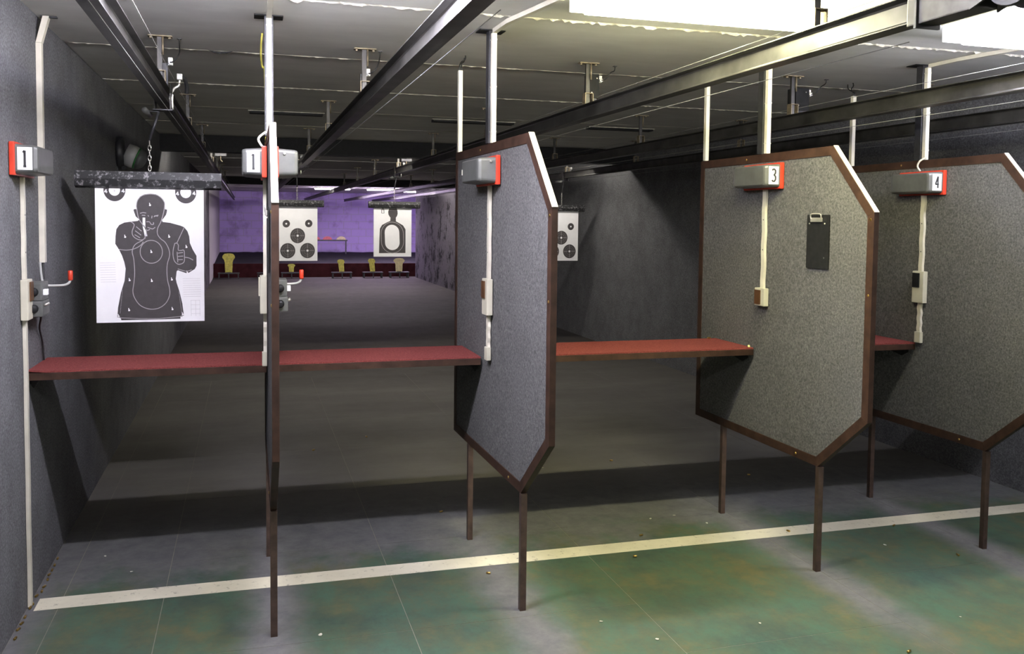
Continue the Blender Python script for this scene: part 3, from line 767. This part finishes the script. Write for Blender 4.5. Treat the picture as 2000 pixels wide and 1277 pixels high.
strokes('face_lines', face, 6, 'print_line', 2)
strokes('handgun', [[(568, 388), (566, 430), (566, 462), (572, 490), (578, 530)]], 20, 'paper', 2)
dash = []
for k in range(16):
    a = k/16; dash.append([(375-27*a, 930+180*a), (375-27*(a+.03), 930+180*(a+.03))]); dash.append([(815+16*a, 960+170*a), (815+16*(a+.03), 960+170*(a+.03))])
strokes('dashes', dash, 5, 'print_line', 2)['kind'] = 'stuff'
strokes('hem_line', [[(345, 1140), (500, 1152), (650, 1158), (835, 1150)]], 5, 'print_line', 2)
marks = [(619, 290), (415, 525), (757, 533), (890, 615), (612, 645), (433, 853), (605, 865), (763, 860), (418, 1080), (757, 1087), (335, 1122), (836, 1130), (888, 812)]
for x, y in marks: fill('score_mark', [[(x-5, y-12), (x, y-12), (x+4, y), (x+10, y+4), (x+6, y+12), (x-7, y+11), (x-4, y)]], 'paper', 2)
for (cx_, cy_) in ((352, 185), (905, 212)):
    top = (160 if cx_ < 500 else 183)+2
    def clipc(r_): return [(x, max(y, top+(x-cx_)*.033)) for x, y in circ(cx_, cy_-8, r_, 48)]
    b = clipc(84); w_ = clipc(43)
    fill('corner_disc', [b], 'print', 1); fill('corner_ring', [w_], 'paper', 2)
    for sx_ in (-66, 66):
        strokes('four', [[(cx_+sx_+4, cy_+14), (cx_+sx_+4, cy_-14)], [(cx_+sx_+4, cy_-14), (cx_+sx_-11, cy_+5)], [(cx_+sx_-12, cy_+5), (cx_+sx_+12, cy_+5)]], 6, 'paper', 3)
    fill('corner_mark', [[(cx_-5, cy_-14), (cx_+4, cy_-12), (cx_+7, cy_+2), (cx_-2, cy_+9), (cx_-6, cy_+3)]], 'print_faint', 3)
faint = []
for k in range(9):
    faint.append([(212, 720+k*18), (330, 722+k*18)]); faint.append([(850, 862+k*17), (990, 865+k*17)])
for k in range(4): faint.append([(905, 1030+k*34), (980, 1032+k*34)])
faint += [[(908, 1028), (906, 1150)], [(945, 1030), (943, 1152)], [(978, 1032), (976, 1154)]]
strokes('small_print', faint, 2.5, 'print_faint', 1)['kind'] = 'stuff'

# five-circle targets
f2 = homog([(130, 215), (815, 245), (800, 1182), (118, 1168)])
def five(label, x0, x1, y, z1, z0):
    global f, place, sh
    t, sh, place, wd, hg = paper(label, x0, x1, y, z1, z0); f = f2
    for (a, b, r_) in ((253, 518, 66), (654, 525, 66), (452, 733, 132), (272, 993, 134), (624, 998, 133)):
        d = fill('bull_disc', [circ(a, b, r_, 40)], 'print', 1, sh)
        ln = []
        if r_ > 100:
            for s in (-1, 1):
                ln += [[(a, b+s*35), (a, b+s*r_*.92)]]
                for q_ in (.35, .5, .65, .8): ln += [[(a+s*r_*q_-7, b-8), (a+s*r_*q_+5, b+8)]]
            for q_ in (.5, .75):
                c_ = circ(a, b, r_*q_, 32); c_.append(c_[0]); strokes('score_ring', [c_], 2.2, 'print_line', 2, d)
            strokes('cross_marks', ln, 7, 'print_line', 2, d)
        fill('bull_centre', [circ(a, b, 20 if r_ > 100 else 17, 16)], 'paper', 3, d)
    return t
Y2 = 8.0
carrier('target carrier with chipped bar over the five-circle target on the second lane', 1, Y2, 1.13, 1.76, 1.735, 0)
five('five-circle paper target on the second lane, next to the edge-on divider', 1.235, 1.685, Y2, 1.735, 1.085)
carrier('target carrier with chipped bar over the five-circle target by the right wall', 4, Y2, 4.50, 5.13, 1.725, 0)
five('five-circle paper target half hidden behind a divider, near the right wall', 4.60, 5.05, Y2, 1.725, 1.08)
# white-oval silhouette target
carrier('target carrier with chipped bar over the white-oval target', 2, Y2, 2.30, 2.94, 1.735, 0)
t, sh, place, wd, hg = paper('cream paper target printed with a bottle silhouette around a white oval', 2.365, 2.835, Y2, 1.735, 1.135)
f = homog([(1318, 318), (1618, 320), (1600, 692), (1308, 680)])
fill('silhouette', [[(1440, 321), (1431, 345), (1432, 365), (1440, 380), (1448, 390), (1445, 415), (1420, 425), (1380, 445), (1362, 472), (1356, 560), (1350, 655), (1555, 662), (1560, 560), (1563, 480), (1545, 450), (1512, 430), (1490, 418), (1490, 390), (1500, 378), (1506, 360), (1505, 342), (1500, 321)]], 'print', 1)
def capsule(cx_, y0, y1, hw, n=16):
    return [(cx_+hw*math.cos(R(180+180*k/n)), y0+hw+hw*math.sin(R(180+180*k/n))) for k in range(n+1)]+[(cx_+hw*math.cos(R(180*k/n)), y1-hw+hw*math.sin(R(180*k/n))) for k in range(n+1)]
fill('oval', [capsule(1456, 444, 636, 57)], 'paper', 2)
c_ = capsule(1458, 424, 658, 87); c_.append(c_[0]); strokes('oval_line', [c_], 4, 'print_line', 2)
strokes('corner_emblem', [[(1380, 330), (1380, 356), (1398, 356), (1398, 330), (1380, 330)], [(1384, 330), (1386, 318), (1394, 318), (1396, 330)]], 5, 'print', 1)

# ------------------------------------------------------------------ round wall unit downrange on the left wall
t = thing('wall_siren', 'round grey dome unit with a green band on the left felt wall', 'wall unit', (0, 3.68, 2.05))
MB().lathe([(.105, .001), (.108, .02), (.100, .045), (.09, .05)], lambda a, b, h: (h, a, b), 32).build('base', 'dark_metal', t, 0, True)
tilt = Matrix.Rotation(R(22), 3, 'Y')
def tl(a, b, h): v = tilt @ Vector((h, a, b)); return (v.x+.02, v.y, v.z)
MB().lathe([(.078, .04), (.080, .09), (.076, .112)], tl, 32).build('lens', 'lens', t, 0, True)
MB().lathe([(.0775, .1122), (.0775, .122)], tl, 32).build('band', 'green_plastic', t, 0, True)
MB().lathe([(.074, .1222), (.066, .150), (.045, .170), (.018, .178), (.002, .180)], tl, 32).build('cap', 'grey_plastic', t, 0, True)
MB().box(.03, .06, -.02, .02, -.125, -.1).build('bracket', 'black', t)

# ------------------------------------------------------------------ bullet trap
tag(MB().box(.005, XF-.005, 21.95, 22.03, 0, .37).build('trap_board', 'darkred'), 'long dark red board along the front of the bullet trap', 'board')
n = 46; vs = []; fs = []
for i in range(n+1):
    for j in range(9):
        x = .005+(XF-.01)*i/n; y = 22.035+(YB-22.04)*j/8
        vs.append((x, y, .33+.14*j/8+random.uniform(-.007, .007)))
for i in range(n):
    for j in range(8): fs.append((i*9+j, (i+1)*9+j, (i+1)*9+j+1, i*9+j+1))
b0 = len(vs); vs += [(.005, 22.035, 0), (XF-.005, 22.035, 0), (XF-.005, YB-.005, 0), (.005, YB-.005, 0)]
fs.append((b0, b0+1, b0+2, b0+3)); fs.append(tuple([b0]+[i*9 for i in range(n+1)]+[b0+1]))
o = MB().add(vs, fs).build('rubber_bed', 'rubber'); o['label'] = 'black rubber granulate bed behind the dark red board'; o['category'] = 'bullet trap'; o['kind'] = 'stuff'
# steel targets
pinprof = lambda hw, st, h: [(-st*.92, 0), (-st, h*.30), (-st*1.02, h*.52), (-hw*.75, h*.66), (-hw, h*.76), (-hw, h*.86), (-hw*.72, h*.97), (-hw*.25, h), (hw*.25, h), (hw*.72, h*.97), (hw, h*.86), (hw, h*.76), (hw*.75, h*.66), (st*1.02, h*.52), (st, h*.30), (st*.92, 0)]
pins = [(.40, .50, .155, .095, 0, 'yellow', 'tallest yellow steel target on a stand by the left wall'),
        (1.38, .22, .085, .06, 0, 'yellow', 'small yellow steel target mostly hidden behind the edge-on divider'),
        (1.99, .22, .095, .062, 0, 'yellow', 'small yellow steel target on a stand below the five-circle target'),
        (3.31, .34, .095, .070, -5, 'yellow', 'leaning yellow steel target on a stand left of the oval target'),
        (4.14, .36, .095, .070, -6, 'yellow', 'leaning yellow steel target just left of the cream steel target'),
        (4.86, .37, .15, .095, 0, 'cream', 'cream steel target on a stand below the white-oval target')]
for (x, h, hw, st, lean, mat, lab) in pins:
    t = thing('steel_target', lab, 'steel target', (x, 21.45, 0), 0, 'steel targets in front of the trap')
    a = R(lean)
    def pl(u, v, d): return (u*math.cos(a)+v*math.sin(a), d, .165+v*math.cos(a)-u*math.sin(a)*.0)
    MB().prism(pinprof(hw, st, h), pl, -.006, .006).build('plate', mat, t)
    MB().box(-.27, .27, -.14, .14, .135, .160).build('platform', 'dark_metal', t, .003)
    MB().box(-.06, .06, -.02, .02, .1602, .175).build('hinge', 'dark_metal', t)
    for sx_ in (-.24, .24):
        for sy in (-.11, .11): MB().box(sx_-.014, sx_+.014, sy-.014, sy+.014, 0, .1348).build('leg', 'dark_metal', t)
    MB().box(-.014, .014, -.139, -.112, 0, .1348).build('leg', 'dark_metal', t)
# plate rack behind
t = thing('plate_rack', 'dark steel rack with a row of half-round plates before the violet wall', 'target rack', (3.0, 26.6, 0))
MB().box(-1.35, 1.00, -.02, .02, .87, .915).build('rail', 'dark_metal', t)
for x in (-1.3, .95):
    MB().box(x-.02, x+.02, -.0195, .0195, .449, .8698).build('leg', 'dark_metal', t)
for k, x in enumerate((-1.1, -.72, -.34, -.02, .36, .80)):
    MB().prism([(.15*math.cos(R(a)), .105*math.sin(R(a))) for a in range(0, 181, 15)], lambda a, b, d, x=x: (x+a, d, .9155+b), -.008, .008).build('plate', 'cream' if k == 5 else 'pink', t)

# ------------------------------------------------------------------ litter on the floor
def casing_mesh():
    mb = MB(); mb.lathe([(.0035, 0), (.0048, .0006), (.0048, .0018), (.0042, .0024), (.0048, .0032), (.0047, .0186), (.0040, .019)], lambda a, b, h: (h-.0095, a, b+.0050), 12)
    return mb.build('spent_casing', 'brass', None, 0, True)
cproto = casing_mesh()
spots = [(1.88, 1.59), (1.91, .69), (2.79, .97), (2.64, .71), (3.92, 1.82), (3.56, .835), (4.16, .77), (4.17, .33), (3.24, -.44), (3.20, 2.35), (1.30, 3.1), (1.70, 3.4)]
first = True
for (x, y) in spots:
    o = cproto if first else cproto.copy()
    if not first: COL.objects.link(o)
    first = False
    near = 'near the white floor line' if .5 < y < 1.0 else ('on the grey floor beyond the line' if y >= 1 else 'on the green floor before the line')
    tag(o, 'spent brass casing lying '+near, 'casing', 'spent casings on the floor')
    o.location = (x, y, .0012 if .78 < y < .91 else .0004); o.rotation_euler = (0, 0, random.uniform(0, 6.28))
for k in range(14):
    o = cproto.copy(); COL.objects.link(o); tag(o, 'spent brass casing swept against the left wall', 'casing', 'casings along the left wall')
    o.location = (.012+random.random()*.012, .55+k*.062+random.uniform(-.02, .02), .0012 if .76 < .55+k*.062 < .93 else .0004); o.rotation_euler = (0, 0, R(90)+random.uniform(-.35, .35))
for (x, y) in [(3.21, 1.06), (3.92, .54), (2.22, .10), (2.37, -.10), (1.13, .27), (2.83, -.08), (3.66, -.24), (2.70, 2.30), (.95, .12), (.36, 1.12), (.22, 1.35), (3.1, 1.22), (2.95, 1.2)]:
    mb = MB(); n = 6; s = random.uniform(.006, .011)
    mb.prism([(s*random.uniform(.6, 1.1)*math.cos(2*math.pi*k/n), s*random.uniform(.5, 1)*math.sin(2*math.pi*k/n)) for k in range(n)], lambda a, b, d: (a, b, d+a*.15), .0024, .0036)
    o = mb.build('paper_scrap', 'filler', None, 0, False, (x, y, 0)); o.rotation_euler = (0, 0, random.uniform(0, 6))
    tag(o, 'tiny white paper scrap on the floor ' + ('beyond the white line' if y > .9 else 'before the white line'), 'scrap', 'paper scraps on the floor')
